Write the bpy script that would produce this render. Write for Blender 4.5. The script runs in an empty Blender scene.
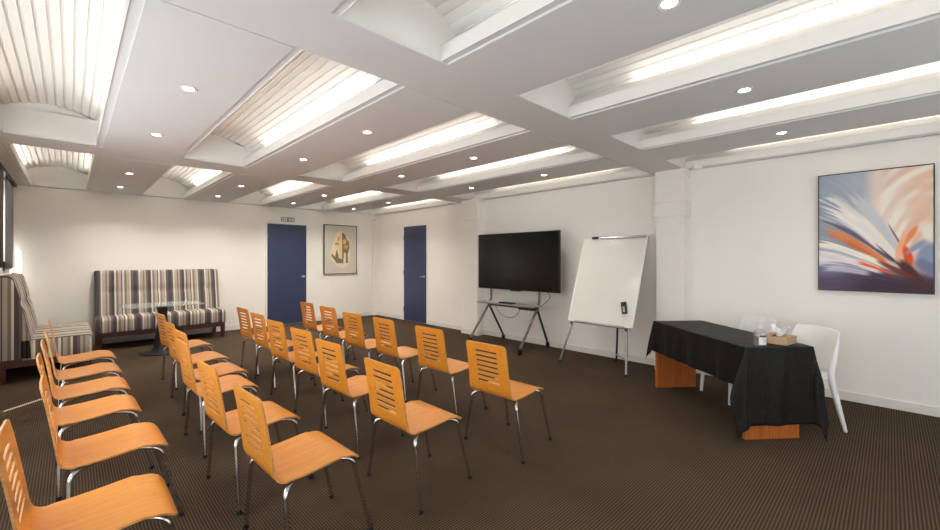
import bpy, bmesh, math, random
from mathutils import Vector, Matrix
import numpy as np
random.seed(7)
PI = math.pi
SC = bpy.context.scene
COL = SC.collection

# ---------------------------------------------------------------- camera, light, exposure
H = 2.409                      # ceiling height
XR, XL = 5.315, -0.60          # right wall, left (window) wall
YB, YF = 8.743, -2.00          # back wall, wall behind the camera
cam_d = bpy.data.cameras.new('camera')
cam = bpy.data.objects.new('camera', cam_d)
COL.objects.link(cam)
cam.location = (0, 0, 1.35)
cam.rotation_euler = (PI/2, 0, -math.radians(44.257))
cam_d.sensor_width = 36.0
cam_d.lens = 410.0/940.0*36.0
cam_d.shift_y = -6.0/940.0
cam_d.clip_start = 0.02
SC.camera = cam

world = bpy.data.worlds.new('world')
SC.world = world
world.use_nodes = True
bg = world.node_tree.nodes['Background']
bg.inputs['Color'].default_value = (0.80, 0.88, 1.0, 1)
bg.inputs['Strength'].default_value = 1.5

sun_d = bpy.data.lights.new('sun', 'SUN')
sun_d.energy = 33.0
sun_d.angle = 0.006
sun_d.color = (1.0, 0.95, 0.88)
sun = bpy.data.objects.new('sun', sun_d)
COL.objects.link(sun)
_el = math.radians(28.0)
_dir = Vector((math.cos(_el)*0.7071, math.cos(_el)*0.7071, -math.sin(_el)))
sun.rotation_euler = _dir.to_track_quat('-Z', 'Y').to_euler()

COFFER_X = [-0.1175 + 1.255*k for k in range(5)]     # centres of the light coffers
HALF = 0.2925
COFFER_Y = [(-1.47, 1.695), (2.085, 5.25), (5.64, 8.70)]
TUBE_POWER = 2.3
TUBE_COLOR = (1.0, 0.95, 0.89)
SPOT_POWER = 18.0
for (y0, y1) in COFFER_Y:
    for cx in COFFER_X:
        for s in (-1, 1):
            ld = bpy.data.lights.new('fluorescent_light', 'AREA')
            ld.shape = 'RECTANGLE'
            ld.size = 0.03
            ld.size_y = (y1-y0)-0.95
            ld.energy = TUBE_POWER
            ld.color = TUBE_COLOR
            lo = bpy.data.objects.new('fluorescent_light', ld)
            COL.objects.link(lo)
            lo.location = (cx + s*0.402, (y0+y1)/2, H+0.140)
            lo.rotation_euler = (PI, -s*0.60, 0)
            ld.energy *= {-1.47: .82, 2.085: 1.0, 5.64: 1.75}[y0]          # pointing up, leaning into the vault

SC.view_settings.view_transform = 'Standard'
SC.view_settings.look = 'None'
SC.view_settings.gamma = 1.0
SC.view_settings.use_curve_mapping = False
SC.view_settings.exposure = 0.60
SC.cycles.use_denoising = True
SC.cycles.max_bounces = 10
SC.cycles.diffuse_bounces = 7
SC.cycles.glossy_bounces = 5
SC.cycles.transparent_max_bounces = 12
SC.cycles.sample_clamp_indirect = 6.0
SC.cycles.caustics_reflective = False
SC.cycles.caustics_refractive = False

# ---------------------------------------------------------------- materials
def srgb(r, g, b):
    def f(c):
        c /= 255.0
        return c/12.92 if c <= 0.04045 else ((c+0.055)/1.055)**2.4
    return (f(r), f(g), f(b), 1.0)

class NT:
    def __init__(self, name):
        self.m = bpy.data.materials.new(name)
        self.m.use_nodes = True
        self.t = self.m.node_tree
        self.b = self.t.nodes['Principled BSDF']
        self.out = self.t.nodes['Material Output']
    def n(self, kind, **kw):
        nd = self.t.nodes.new(kind)
        for k, v in kw.items():
            if k.startswith('i_'):
                nd.inputs[k[2:].replace('_', ' ')].default_value = v
            else:
                setattr(nd, k, v)
        return nd
    def l(self, a, b):
        self.t.links.new(a, b)
    def coords(self, scale=(1, 1, 1), kind='Object'):
        tc = self.n('ShaderNodeTexCoord')
        mp = self.n('ShaderNodeMapping')
        mp.inputs['Scale'].default_value = scale
        self.l(tc.outputs[kind], mp.inputs['Vector'])
        return mp.outputs['Vector']

def mat(name, col, rough=0.5, metal=0.0, vary=0.06, scale=8.0, bump=0.0, bscale=60.0, stretch=(1, 1, 1), spec=0.5, coat=0.0):
    """Principled surface with a noise that varies the colour a little and an optional fine bump."""
    k = NT(name)
    v = k.coords(stretch)
    no = k.n('ShaderNodeTexNoise', i_Scale=scale, i_Detail=4.0)
    k.l(v, no.inputs['Vector'])
    rp = k.n('ShaderNodeValToRGB')
    c = col
    rp.color_ramp.elements[0].position = 0.3
    rp.color_ramp.elements[1].position = 0.7
    rp.color_ramp.elements[0].color = (c[0]*(1-vary), c[1]*(1-vary), c[2]*(1-vary), 1)
    rp.color_ramp.elements[1].color = (min(1, c[0]*(1+vary)), min(1, c[1]*(1+vary)), min(1, c[2]*(1+vary)), 1)
    k.l(no.outputs['Fac'], rp.inputs['Fac'])
    k.l(rp.outputs['Color'], k.b.inputs['Base Color'])
    k.b.inputs['Roughness'].default_value = rough
    k.b.inputs['Metallic'].default_value = metal
    k.b.inputs['Specular IOR Level'].default_value = spec
    k.b.inputs['Coat Weight'].default_value = coat
    if bump:
        n2 = k.n('ShaderNodeTexNoise', i_Scale=bscale, i_Detail=3.0)
        k.l(v, n2.inputs['Vector'])
        bp = k.n('ShaderNodeBump', i_Strength=bump, i_Distance=0.004)
        k.l(n2.outputs['Fac'], bp.inputs['Height'])
        k.l(bp.outputs['Normal'], k.b.inputs['Normal'])
    return k.m

def wood(name, c1, c2, rough=0.35, stretch=(1.5, 28, 28), coat=0.2, spec=0.5):
    k = NT(name)
    v = k.coords(stretch)
    oi = k.n('ShaderNodeObjectInfo')
    ad = k.n('ShaderNodeVectorMath', operation='ADD')
    cm = k.n('ShaderNodeCombineXYZ')
    mu = k.n('ShaderNodeMath', operation='MULTIPLY')
    mu.inputs[1].default_value = 37.0
    k.l(oi.outputs['Random'], mu.inputs[0])
    for i in range(3):
        k.l(mu.outputs[0], cm.inputs[i])
    k.l(v, ad.inputs[0]); k.l(cm.outputs[0], ad.inputs[1])
    no = k.n('ShaderNodeTexNoise', i_Scale=1.6, i_Detail=5.0, i_Roughness=0.6, i_Distortion=0.4)
    k.l(ad.outputs[0], no.inputs['Vector'])
    rp = k.n('ShaderNodeValToRGB')
    rp.color_ramp.elements[0].position = 0.32
    rp.color_ramp.elements[0].color = c1
    rp.color_ramp.elements[1].position = 0.68
    rp.color_ramp.elements[1].color = c2
    k.l(no.outputs['Fac'], rp.inputs['Fac'])
    k.l(rp.outputs['Color'], k.b.inputs['Base Color'])
    k.b.inputs['Roughness'].default_value = rough
    k.b.inputs['Coat Weight'].default_value = coat
    k.b.inputs['Coat Roughness'].default_value = 0.25
    k.b.inputs['Specular IOR Level'].default_value = spec
    return k.m

def carpet_mat():
    k = NT('carpet')
    v = k.coords((1, 1, 1))
    sx = k.n('ShaderNodeSeparateXYZ'); k.l(v, sx.inputs[0])
    def wave(sock, pitch, phase=0.0):
        m = k.n('ShaderNodeMath', operation='MULTIPLY'); m.inputs[1].default_value = 2*PI/pitch
        k.l(sock, m.inputs[0])
        a = k.n('ShaderNodeMath', operation='ADD'); a.inputs[1].default_value = phase
        k.l(m.outputs[0], a.inputs[0])
        s = k.n('ShaderNodeMath', operation='SINE'); k.l(a.outputs[0], s.inputs[0])
        return s.outputs[0]
    wx = wave(sx.outputs[0], 0.0135)
    wy = wave(sx.outputs[1], 0.0155)
    pr = k.n('ShaderNodeMath', operation='ADD')
    k.l(wx, pr.inputs[0]); k.l(wy, pr.inputs[1])
    rp = k.n('ShaderNodeValToRGB')
    e = rp.color_ramp.elements
    mr = k.n('ShaderNodeMapRange'); mr.inputs['From Min'].default_value = -2; mr.inputs['From Max'].default_value = 2
    k.l(pr.outputs[0], mr.inputs['Value'])
    e[0].position = 0.35; e[0].color = srgb(48, 39, 32)
    e[1].position = 0.85; e[1].color = srgb(108, 89, 70)
    k.l(mr.outputs['Result'], rp.inputs['Fac'])
    no = k.n('ShaderNodeTexNoise', i_Scale=1.3, i_Detail=6.0)
    k.l(v, no.inputs['Vector'])
    mx = k.n('ShaderNodeMix', data_type='RGBA', blend_type='MULTIPLY')
    mx.inputs['Factor'].default_value = 0.35
    k.l(rp.outputs['Color'], mx.inputs['A'])
    r2 = k.n('ShaderNodeValToRGB')
    r2.color_ramp.elements[0].position = 0.35; r2.color_ramp.elements[0].color = (0.55, 0.55, 0.55, 1)
    r2.color_ramp.elements[1].position = 0.65
    k.l(no.outputs['Fac'], r2.inputs['Fac'])
    k.l(r2.outputs['Color'], mx.inputs['B'])
    k.l(mx.outputs['Result'], k.b.inputs['Base Color'])
    k.b.inputs['Roughness'].default_value = 0.95
    k.b.inputs['Specular IOR Level'].default_value = 0.1
    bp = k.n('ShaderNodeBump', i_Strength=0.5, i_Distance=0.004)
    k.l(mr.outputs['Result'], bp.inputs['Height'])
    k.l(bp.outputs['Normal'], k.b.inputs['Normal'])
    return k.m

def stripe_mat():
    """Woven upholstery stripe, laid along the u of the mesh's own UV map (metres)."""
    k = NT('striped_fabric')
    uv = k.n('ShaderNodeUVMap')
    sx = k.n('ShaderNodeSeparateXYZ'); k.l(uv.outputs[0], sx.inputs[0])
    m = k.n('ShaderNodeMath', operation='MULTIPLY'); m.inputs[1].default_value = 1/0.46
    k.l(sx.outputs[0], m.inputs[0])
    f = k.n('ShaderNodeMath', operation='FRACT'); k.l(m.outputs[0], f.inputs[0])
    rp = k.n('ShaderNodeValToRGB')
    rp.color_ramp.interpolation = 'CONSTANT'
    dark, taupe, beige, cream, mid = srgb(82, 74, 76), srgb(130, 119, 112), srgb(174, 162, 147), srgb(212, 204, 190), srgb(106, 97, 95)
    st = [(0, dark), (.10, mid), (.15, cream), (.19, beige), (.27, taupe), (.31, beige), (.36, mid), (.42, dark), (.50, cream), (.54, taupe),
          (.60, beige), (.68, dark), (.71, cream), (.76, taupe), (.82, beige), (.90, cream), (.93, mid)]
    el = rp.color_ramp.elements
    el[0].position = 0; el[0].color = st[0][1]
    el[1].position = st[1][0]; el[1].color = st[1][1]
    for p, c in st[2:]:
        e = el.new(p); e.color = c
    k.l(f.outputs[0], rp.inputs['Fac'])
    v = k.coords((220, 220, 220))
    no = k.n('ShaderNodeTexNoise', i_Scale=1.0, i_Detail=3.0); k.l(v, no.inputs['Vector'])
    bp = k.n('ShaderNodeBump', i_Strength=0.25, i_Distance=0.003)
    k.l(no.outputs['Fac'], bp.inputs['Height']); k.l(bp.outputs['Normal'], k.b.inputs['Normal'])
    k.l(rp.outputs['Color'], k.b.inputs['Base Color'])
    k.b.inputs['Roughness'].default_value = 0.9
    k.b.inputs['Specular IOR Level'].default_value = 0.2
    return k.m

def glass_mat(name, tint=(0.9, 0.95, 0.95, 1), gloss=0.12, rough=0.03, haze=0.0):
    k = NT(name)
    tr = k.n('ShaderNodeBsdfTransparent'); tr.inputs['Color'].default_value = tint
    gl = k.n('ShaderNodeBsdfGlossy', i_Roughness=rough)
    fr = k.n('ShaderNodeLayerWeight')
    pw = k.n('ShaderNodeMath', operation='POWER'); pw.inputs[1].default_value = 4.0
    k.l(fr.outputs['Facing'], pw.inputs[0])
    ad = k.n('ShaderNodeMath', operation='MULTIPLY_ADD', use_clamp=True); ad.inputs[1].default_value = .7; ad.inputs[2].default_value = gloss
    k.l(pw.outputs[0], ad.inputs[0])
    no = k.n('ShaderNodeTexNoise', i_Scale=3.0)
    k.l(k.coords(), no.inputs['Vector'])
    bp = k.n('ShaderNodeBump', i_Strength=0.001); k.l(no.outputs['Fac'], bp.inputs['Height'])
    k.l(bp.outputs['Normal'], gl.inputs['Normal'])
    mx = k.n('ShaderNodeMixShader')
    k.l(ad.outputs[0], mx.inputs[0]); k.l(tr.outputs[0], mx.inputs[1]); k.l(gl.outputs[0], mx.inputs[2])
    if haze:
        df = k.n('ShaderNodeBsdfDiffuse'); df.inputs['Color'].default_value = (.85, .87, .86, 1)
        m2 = k.n('ShaderNodeMixShader'); m2.inputs[0].default_value = haze
        k.l(mx.outputs[0], m2.inputs[1]); k.l(df.outputs[0], m2.inputs[2]); mx = m2
    k.l(mx.outputs[0], k.out.inputs['Surface'])
    return k.m

def sheer_mat():  # fabric of the added blinds; bluish tint put in to cool the daylight
    k = NT('added_sheer_blind')
    tl = k.n('ShaderNodeBsdfTranslucent'); df = k.n('ShaderNodeBsdfDiffuse')
    no = k.n('ShaderNodeTexNoise', i_Scale=30.0); k.l(k.coords((1, 1, 6)), no.inputs['Vector'])
    rp = k.n('ShaderNodeValToRGB'); rp.color_ramp.elements[0].color = (.64, .68, .75, 1); rp.color_ramp.elements[1].color = (.72, .76, .83, 1)
    k.l(no.outputs['Fac'], rp.inputs['Fac'])
    k.l(rp.outputs[0], tl.inputs['Color']); k.l(rp.outputs[0], df.inputs['Color'])
    mx = k.n('ShaderNodeMixShader'); mx.inputs[0].default_value = 0.5
    k.l(tl.outputs[0], mx.inputs[1]); k.l(df.outputs[0], mx.inputs[2])
    k.l(mx.outputs[0], k.out.inputs['Surface'])
    return k.m

def glow_mat(name, col, strength):
    k = NT(name)
    k.b.inputs['Base Color'].default_value = (0.8, 0.8, 0.8, 1)
    k.b.inputs['Emission Color'].default_value = col
    no = k.n('ShaderNodeTexNoise', i_Scale=5.0); k.l(k.coords(), no.inputs['Vector'])
    mr = k.n('ShaderNodeMapRange'); mr.inputs['To Min'].default_value = strength*0.9; mr.inputs['To Max'].default_value = strength*1.1
    k.l(no.outputs['Fac'], mr.inputs['Value']); k.l(mr.outputs['Result'], k.b.inputs['Emission Strength'])
    return k.m

def paint_mat():
    k = NT('painted_canvas')
    a = k.n('ShaderNodeVertexColor', layer_name='paint')
    no = k.n('ShaderNodeTexNoise', i_Scale=90.0, i_Detail=4.0); k.l(k.coords(), no.inputs['Vector'])
    bp = k.n('ShaderNodeBump', i_Strength=0.2, i_Distance=0.002); k.l(no.outputs['Fac'], bp.inputs['Height'])
    k.l(bp.outputs['Normal'], k.b.inputs['Normal'])
    k.l(a.outputs['Color'], k.b.inputs['Base Color'])
    k.b.inputs['Roughness'].default_value = 0.6
    k.b.inputs['Specular IOR Level'].default_value = 0.3
    return k.m

def cloth_mat():
    k = NT('black_tablecloth')
    v = k.coords((1, 1, 1))
    vo = k.n('ShaderNodeTexNoise', i_Scale=38.0, i_Detail=5.0, i_Roughness=0.7); k.l(v, vo.inputs['Vector'])
    rp = k.n('ShaderNodeValToRGB')
    rp.color_ramp.elements[0].position = .42; rp.color_ramp.elements[0].color = srgb(7, 7, 8)
    rp.color_ramp.elements[1].position = .62; rp.color_ramp.elements[1].color = srgb(32, 27, 23)
    k.l(vo.outputs['Fac'], rp.inputs['Fac']); k.l(rp.outputs[0], k.b.inputs['Base Color'])
    mr = k.n('ShaderNodeMapRange'); mr.inputs['To Min'].default_value = .40; mr.inputs['To Max'].default_value = .75
    k.b.inputs['Specular IOR Level'].default_value = 0.28
    k.l(vo.outputs['Fac'], mr.inputs['Value']); k.l(mr.outputs[0], k.b.inputs['Roughness'])
    bp = k.n('ShaderNodeBump', i_Strength=0.6, i_Distance=0.006); k.l(vo.outputs['Fac'], bp.inputs['Height'])
    k.l(bp.outputs['Normal'], k.b.inputs['Normal'])
    k.b.inputs['Sheen Weight'].default_value = 0.0
    k.b.inputs['Sheen Roughness'].default_value = 0.4
    return k.m

M = {}
M['wall'] = mat('wall_paint', srgb(246, 242, 235), 0.75, vary=0.012, scale=2.0, bump=0.04, bscale=120, spec=0.25)
M['trim'] = mat('trim_paint', srgb(232, 229, 223), 0.5, vary=0.012, spec=0.4)
M['ceiling'] = mat('ceiling_paint', srgb(224, 223, 222), 0.8, vary=0.012, scale=2.0, spec=0.2)
M['coffer'] = mat('coffer_paint', srgb(234, 232, 228), 0.7, vary=0.01, scale=3.0, spec=0.2)
M['carpet'] = carpet_mat()
M['door'] = mat('navy_door_paint', srgb(53, 63, 92), 0.45, vary=0.05, scale=3.0)
M['gap'] = mat('shadow_gap_black', srgb(22, 22, 24), 0.8)
M['nickel'] = mat('satin_nickel', srgb(190, 188, 184), 0.28, 1.0, vary=0.04)
M['chrome'] = mat('chrome', srgb(214, 214, 216), 0.10, 1.0, vary=0.03)
M['alu'] = mat('grey_aluminium', srgb(168, 167, 165), 0.35, 1.0, vary=0.04)
M['alu_white'] = mat('pale_satin_trim', srgb(214, 212, 208), 0.4, 0.0, vary=0.03)
M['steel_grey'] = mat('grey_painted_steel', srgb(120, 116, 113), 0.35, 0.6, vary=0.04)
M['dark_metal'] = mat('dark_grey_metal', srgb(46, 44, 44), 0.4, 0.4, vary=0.06)
M['black'] = mat('black_plastic', srgb(20, 20, 21), 0.45, vary=0.1)
M['rubber'] = mat('black_rubber', srgb(16, 16, 16), 0.8, vary=0.1)
M['screen'] = mat('dark_screen_glass', srgb(12, 12, 13), 0.22, vary=0.05, spec=0.35)
M['ply'] = wood('orange_plywood', srgb(219, 135, 34), srgb(230, 156, 58), 0.32, coat=0.45)
M['ply_edge'] = wood('plywood_edge', srgb(176, 112, 52), srgb(214, 160, 100), 0.5, stretch=(3, 60, 60), coat=0.0)
M['mahogany'] = wood('dark_red_wood', srgb(56, 22, 17), srgb(84, 36, 27), 0.4, stretch=(2, 20, 20))
M['beech'] = wood('orange_table_wood', srgb(158, 82, 30), srgb(196, 112, 46), 0.4, stretch=(30, 30, 1.6))
M['stripe'] = stripe_mat()
M['glass'] = glass_mat('clear_glass', (0.95, 0.97, 0.96, 1), 0.12, haze=0.13)  # haze stands in for the whitish ceiling reflection on the table top
M['pane'] = glass_mat('window_glass', (0.95, 0.97, 0.97, 1), 0.03)
M['glass_edge'] = glass_mat('glass_edge', (0.72, 0.82, 0.78, 1), 0.25, 0.1)
M['sheer'] = sheer_mat()
M['curtain'] = mat('brown_curtain_fabric', srgb(92, 80, 74), 0.9, vary=0.12, scale=40, stretch=(1, 1, .2))
M['blind'] = mat('grey_blind_fabric', srgb(140, 137, 140), 0.9, vary=0.05, scale=60)
M['white_plastic'] = mat('white_plastic', srgb(240, 239, 237), 0.35, vary=0.012)
M['board'] = mat('whiteboard_enamel', srgb(232, 229, 220), 0.16, vary=0.012, scale=2.0, spec=0.5)
M['cloth'] = cloth_mat()
M['kraft'] = mat('kraft_card', srgb(196, 166, 128), 0.7, vary=0.05, scale=20)
M['tissue'] = mat('white_tissue', srgb(238, 236, 232), 0.9, vary=0.02)
M['label'] = mat('white_label', srgb(226, 222, 222), 0.5, vary=0.02)
M['plum'] = mat('plum_print', srgb(72, 44, 52), 0.5)
M['print'] = mat('grey_print', srgb(130, 126, 130), 0.6)
M['red'] = mat('red_plastic', srgb(176, 52, 40), 0.4)
M['bottle'] = glass_mat('clear_bottle', (0.90, 0.91, 0.90, 1), 0.14, haze=0.12)
M['green'] = mat('exit_green', srgb(30, 92, 62), 0.4)
M['sign_white'] = mat('sign_white', srgb(214, 224, 214), 0.4, vary=0.02)
M['canvas'] = paint_mat()
M['frame_black'] = mat('black_picture_frame', srgb(52, 48, 45), 0.4, vary=0.05)
M['mount'] = mat('grey_beige_mount', srgb(202, 194, 180), 0.7, vary=0.02)
M['glow'] = glow_mat('downlight_glow', (1.0, 0.95, 0.88, 1), 14.0)

# ---------------------------------------------------------------- mesh helpers
def bm_new():
    return bmesh.new()

def obj(name, bm, m, parent=None, smooth=False, loc=(0, 0, 0)):
    me = bpy.data.meshes.new(name)
    bmesh.ops.recalc_face_normals(bm, faces=bm.faces[:])
    bm.to_mesh(me); bm.free()
    for mm in (m if isinstance(m, (list, tuple)) else [m]):
        me.materials.append(mm)
    if smooth:
        me.polygons.foreach_set('use_smooth', [True]*len(me.polygons))
        try:
            me.set_sharp_from_angle(angle=math.radians(38))
        except Exception:
            pass
    o = bpy.data.objects.new(name, me)
    COL.objects.link(o)
    o.location = loc
    if parent:
        o.parent = parent
    return o

def box(bm, lo, hi, bevel=0.0, mi=0):
    r = bmesh.ops.create_cube(bm, size=1.0)
    vs = r['verts']
    for v in vs:
        v.co = Vector([lo[i] + (v.co[i]+0.5)*(hi[i]-lo[i]) for i in range(3)])
    fs = list({f for v in vs for f in v.link_faces})
    for f in fs:
        f.material_index = mi
    if bevel > 0:
        es = list({e for v in vs for e in v.link_edges})
        bmesh.ops.bevel(bm, geom=es, offset=bevel, segments=2, affect='EDGES', profile=0.5)
    return vs

def obox(bm, center, size, axes, bevel=0.0):
    """Box with its own axes (three unit vectors)."""
    r = bmesh.ops.create_cube(bm, size=1.0)
    vs = r['verts']
    if bevel > 0:
        for v in vs:
            v.co = Vector([v.co[i]*size[i] for i in range(3)])
        es = list({e for v in vs for e in v.link_edges})
        g = bmesh.ops.bevel(bm, geom=es, offset=bevel, segments=2, affect='EDGES', profile=0.5)
        vs = list({v for f in g['faces'] for v in f.verts} | {v for v in vs if v.is_valid})
        for v in vs:
            c = v.co.copy()
            v.co = Vector(center) + axes[0]*c[0] + axes[1]*c[1] + axes[2]*c[2]
    else:
        for v in vs:
            c = v.co.copy()
            v.co = Vector(center) + axes[0]*c[0]*size[0] + axes[1]*c[1]*size[1] + axes[2]*c[2]*size[2]
    return vs

def catmull(pts, n):
    P = [Vector(p) for p in pts]
    P = [P[0]*2-P[1]] + P + [P[-1]*2-P[-2]]
    out = []
    segs = len(P)-3
    for i in range(n+1):
        t = i/n*segs
        k = min(int(t), segs-1)
        u = t-k
        a, b, c, d = P[k], P[k+1], P[k+2], P[k+3]
        out.append(0.5*((2*b) + (c-a)*u + (2*a-5*b+4*c-d)*u*u + (3*b-a-3*c+d)*u**3))
    return out

def tube(bm, path, r, seg=10, caps=True, rz=None):
    path = [Vector(p) for p in path]
    rings = []
    ref = None
    for i, p in enumerate(path):
        if i == 0: d = path[1]-path[0]
        elif i == len(path)-1: d = path[-1]-path[-2]
        else: d = (path[i+1]-path[i]).normalized() + (path[i]-path[i-1]).normalized()
        d.normalize()
        if ref is None:
            ref = Vector((0, 0, 1)) if abs(d.z) < 0.9 else Vector((1, 0, 0))
        a = (ref - d*ref.dot(d)).normalized()
        ref = a
        b = d.cross(a)
        rr = r[i] if isinstance(r, (list, tuple)) else r
        rings.append([bm.verts.new(p + a*math.cos(2*PI*k/seg)*rr + b*math.sin(2*PI*k/seg)*rr) for k in range(seg)])
    for i in range(len(rings)-1):
        for k in range(seg):
            bm.faces.new((rings[i][k], rings[i][(k+1) % seg], rings[i+1][(k+1) % seg], rings[i+1][k]))
    if caps:
        bm.faces.new(rings[0][::-1]); bm.faces.new(rings[-1])

def lathe(bm, prof, center=(0, 0, 0), seg=28):
    cx, cy, cz = center
    rings = []
    for (r, z) in prof:
        if r < 1e-6:
            rings.append([bm.verts.new((cx, cy, cz+z))])
        else:
            rings.append([bm.verts.new((cx+r*math.cos(2*PI*k/seg), cy+r*math.sin(2*PI*k/seg), cz+z)) for k in range(seg)])
    for a, b in zip(rings, rings[1:]):
        for k in range(seg):
            k2 = (k+1) % seg
            if len(a) == 1 and len(b) == 1: continue
            if len(a) == 1: bm.faces.new((a[0], b[k2], b[k]))
            elif len(b) == 1: bm.faces.new((a[k], a[k2], b[0]))
            else: bm.faces.new((a[k], a[k2], b[k2], b[k]))

def prism(bm, poly, axis, a0, a1, mi=0):
    """Extrude a 2-D polygon along an axis ('x','y','z')."""
    def p3(p, a):
        return {'x': (a, p[0], p[1]), 'y': (p[0], a, p[1]), 'z': (p[0], p[1], a)}[axis]
    A = [bm.verts.new(p3(p, a0)) for p in poly]
    B = [bm.verts.new(p3(p, a1)) for p in poly]
    n = len(poly)
    fs = [bm.faces.new(A), bm.faces.new(B[::-1])]
    for i in range(n):
        fs.append(bm.faces.new((A[i], A[(i+1) % n], B[(i+1) % n], B[i])))
    for f in fs: f.material_index = mi
    return fs

def thing(name, label, cat, loc=(0, 0, 0), rz=0.0, group=None):
    o = bpy.data.objects.new(name, None)
    COL.objects.link(o)
    o.empty_display_size = 0.1
    o.location = loc
    o.rotation_euler = (0, 0, rz)
    return tag(o, label, cat, group)

def tag(o, label, cat, group=None):
    o['label'] = label; o['category'] = cat
    if group: o['group'] = group
    return o

def struct(name, bm, m, parent=None, smooth=False):
    o = obj(name, bm, m, parent, smooth)
    if not parent: o['kind'] = 'structure'
    return o

def copy_tree(o, parent=None):
    c = o.copy()
    COL.objects.link(c)
    if parent: c.parent = parent
    for ch in list(o.children):
        copy_tree(ch, c)
    return c

# ---------------------------------------------------------------- room shell
bm = bm_new(); box(bm, (XL-.3, YF-.2, -.1), (XR+.2, YB+.2, 0.0)); struct('floor', bm, M['carpet'])
bm = bm_new(); box(bm, (XL-.2, YB, 0), (XR+.2, YB+.15, H+.45)); struct('wall_back', bm, M['wall'])
bm = bm_new(); box(bm, (XR, YF, 0), (XR+.15, YB, H+.45)); struct('wall_right', bm, M['wall'])
FW = (1.30, 3.70, 0.60, 2.10)     # unseen window added behind the camera to supply daylight
bm = bm_new()
box(bm, (XL-.2, YF-.15, 0), (FW[0], YF, H+.45)); box(bm, (FW[1], YF-.15, 0), (XR+.2, YF, H+.45))
box(bm, (FW[0], YF-.15, 0), (FW[1], YF, FW[2])); box(bm, (FW[0], YF-.15, FW[3]), (FW[1], YF, H+.45))
struct('wall_front', bm, M['wall'])
bm = bm_new()
for k in range(5):
    x = FW[0]+(FW[1]-FW[0]-.05)*k/4
    box(bm, (x, YF-.12, FW[2]), (x+.05, YF-.07, FW[3]))
box(bm, (FW[0], YF-.12, FW[2]), (FW[1], YF-.07, FW[2]+.05)); box(bm, (FW[0], YF-.12, FW[3]-.05), (FW[1], YF-.07, FW[3]))
w = struct('window_7', bm, M['trim'])
bm = bm_new(); box(bm, (FW[0]+.05, YF-.098, FW[2]+.05), (FW[1]-.05, YF-.092, FW[3]-.05)); obj('pane', bm, M['pane'], w)

# window wall: openings (y0, y1, z0, z1); first two unseen, added for daylight
OPEN = [(-1.70, 1.10, 0.45, 2.15), (1.70, 4.70, 0.45, 2.15), (5.160, 5.340, 0.13, 0.74), (6.55, 7.26, 1.32, 2.34), (7.72, 8.36, 1.32, 2.34), (8.535, 8.700, 0.95, 1.62)]  # two narrow slits added, shaped to throw the sun stripe and wall patch
bm = bm_new()
ys = sorted({YF, YB} | {o[0] for o in OPEN} | {o[1] for o in OPEN})
for y0, y1 in zip(ys, ys[1:]):
    op = [o for o in OPEN if o[0] <= (y0+y1)/2 <= o[1]]
    if not op:
        box(bm, (XL-.12, y0, 0), (XL, y1, H+.45))
    else:
        box(bm, (XL-.12, y0, 0), (XL, y1, op[0][2]))
        box(bm, (XL-.12, y0, op[0][3]), (XL, y1, H+.45))
struct('wall_left', bm, M['wall'])
for i, (y0, y1, z0, z1) in enumerate(OPEN):
    bm = bm_new()
    t = .045 if y1-y0 > .3 else .006
    xa, xb = XL-.10, XL-.05
    box(bm, (xa, y0, z0), (xb, y1, z0+t)); box(bm, (xa, y0, z1-t), (xb, y1, z1))
    box(bm, (xa, y0, z0+t), (xb, y0+t, z1-t)); box(bm, (xa, y1-t, z0+t), (xb, y1, z1-t))
    if y1-y0 > .3:
        ym = (y0+y1)/2
        box(bm, (xa, ym-.025, z0+t), (xb, ym+.025, z1-t))
    w = struct('window_%d' % (i+1), bm, M['trim'])
    bm = bm_new(); box(bm, (XL-.078, y0+t, z0+t), (XL-.072, y1-t, z1-t))
    obj('pane', bm, M['pane'], w)

# ceiling: plane with openings for the coffers, lowered panels between them
bm = bm_new()
xs = [XL]
for cx in COFFER_X: xs += [cx-HALF, cx+HALF]
xs += [XR]
ysb = [YF]
for a, b in COFFER_Y: ysb += [a, b]
ysb += [YB]
grid = {}
def gv(i, j):
    if (i, j) not in grid: grid[(i, j)] = bm.verts.new((xs[i], ysb[j], H+.012))
    return grid[(i, j)]
for i in range(len(xs)-1):
    for j in range(len(ysb)-1):
        if i % 2 == 1 and j % 2 == 1: continue
        bm.faces.new((gv(i, j), gv(i, j+1), gv(i+1, j+1), gv(i+1, j)))
for (a, b) in COFFER_Y:
    edges = [XL] + sum([[cx-HALF-.042, cx+HALF+.046] for cx in COFFER_X], []) + [XR]
    for k in range(0, len(edges), 2):
        box(bm, (edges[k], a+.004, H), (edges[k+1], b-.004, H+.012))
for (a, b) in ((YF, -1.47), (1.695, 2.085), (5.25, 5.64), (8.70, YB)):
    box(bm, (XL, a, H+.0025), (XR, b, H+.012))
ceil = struct('ceiling', bm, M['ceiling'])
bm = bm_new(); box(bm, (XL-.2, YF-.15, H+.45), (XR+.2, YB+.15, H+.52)); obj('light_block_slab', bm, M['ceiling'], ceil)  # unseen slab added above the coffers to keep sky light out

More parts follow.
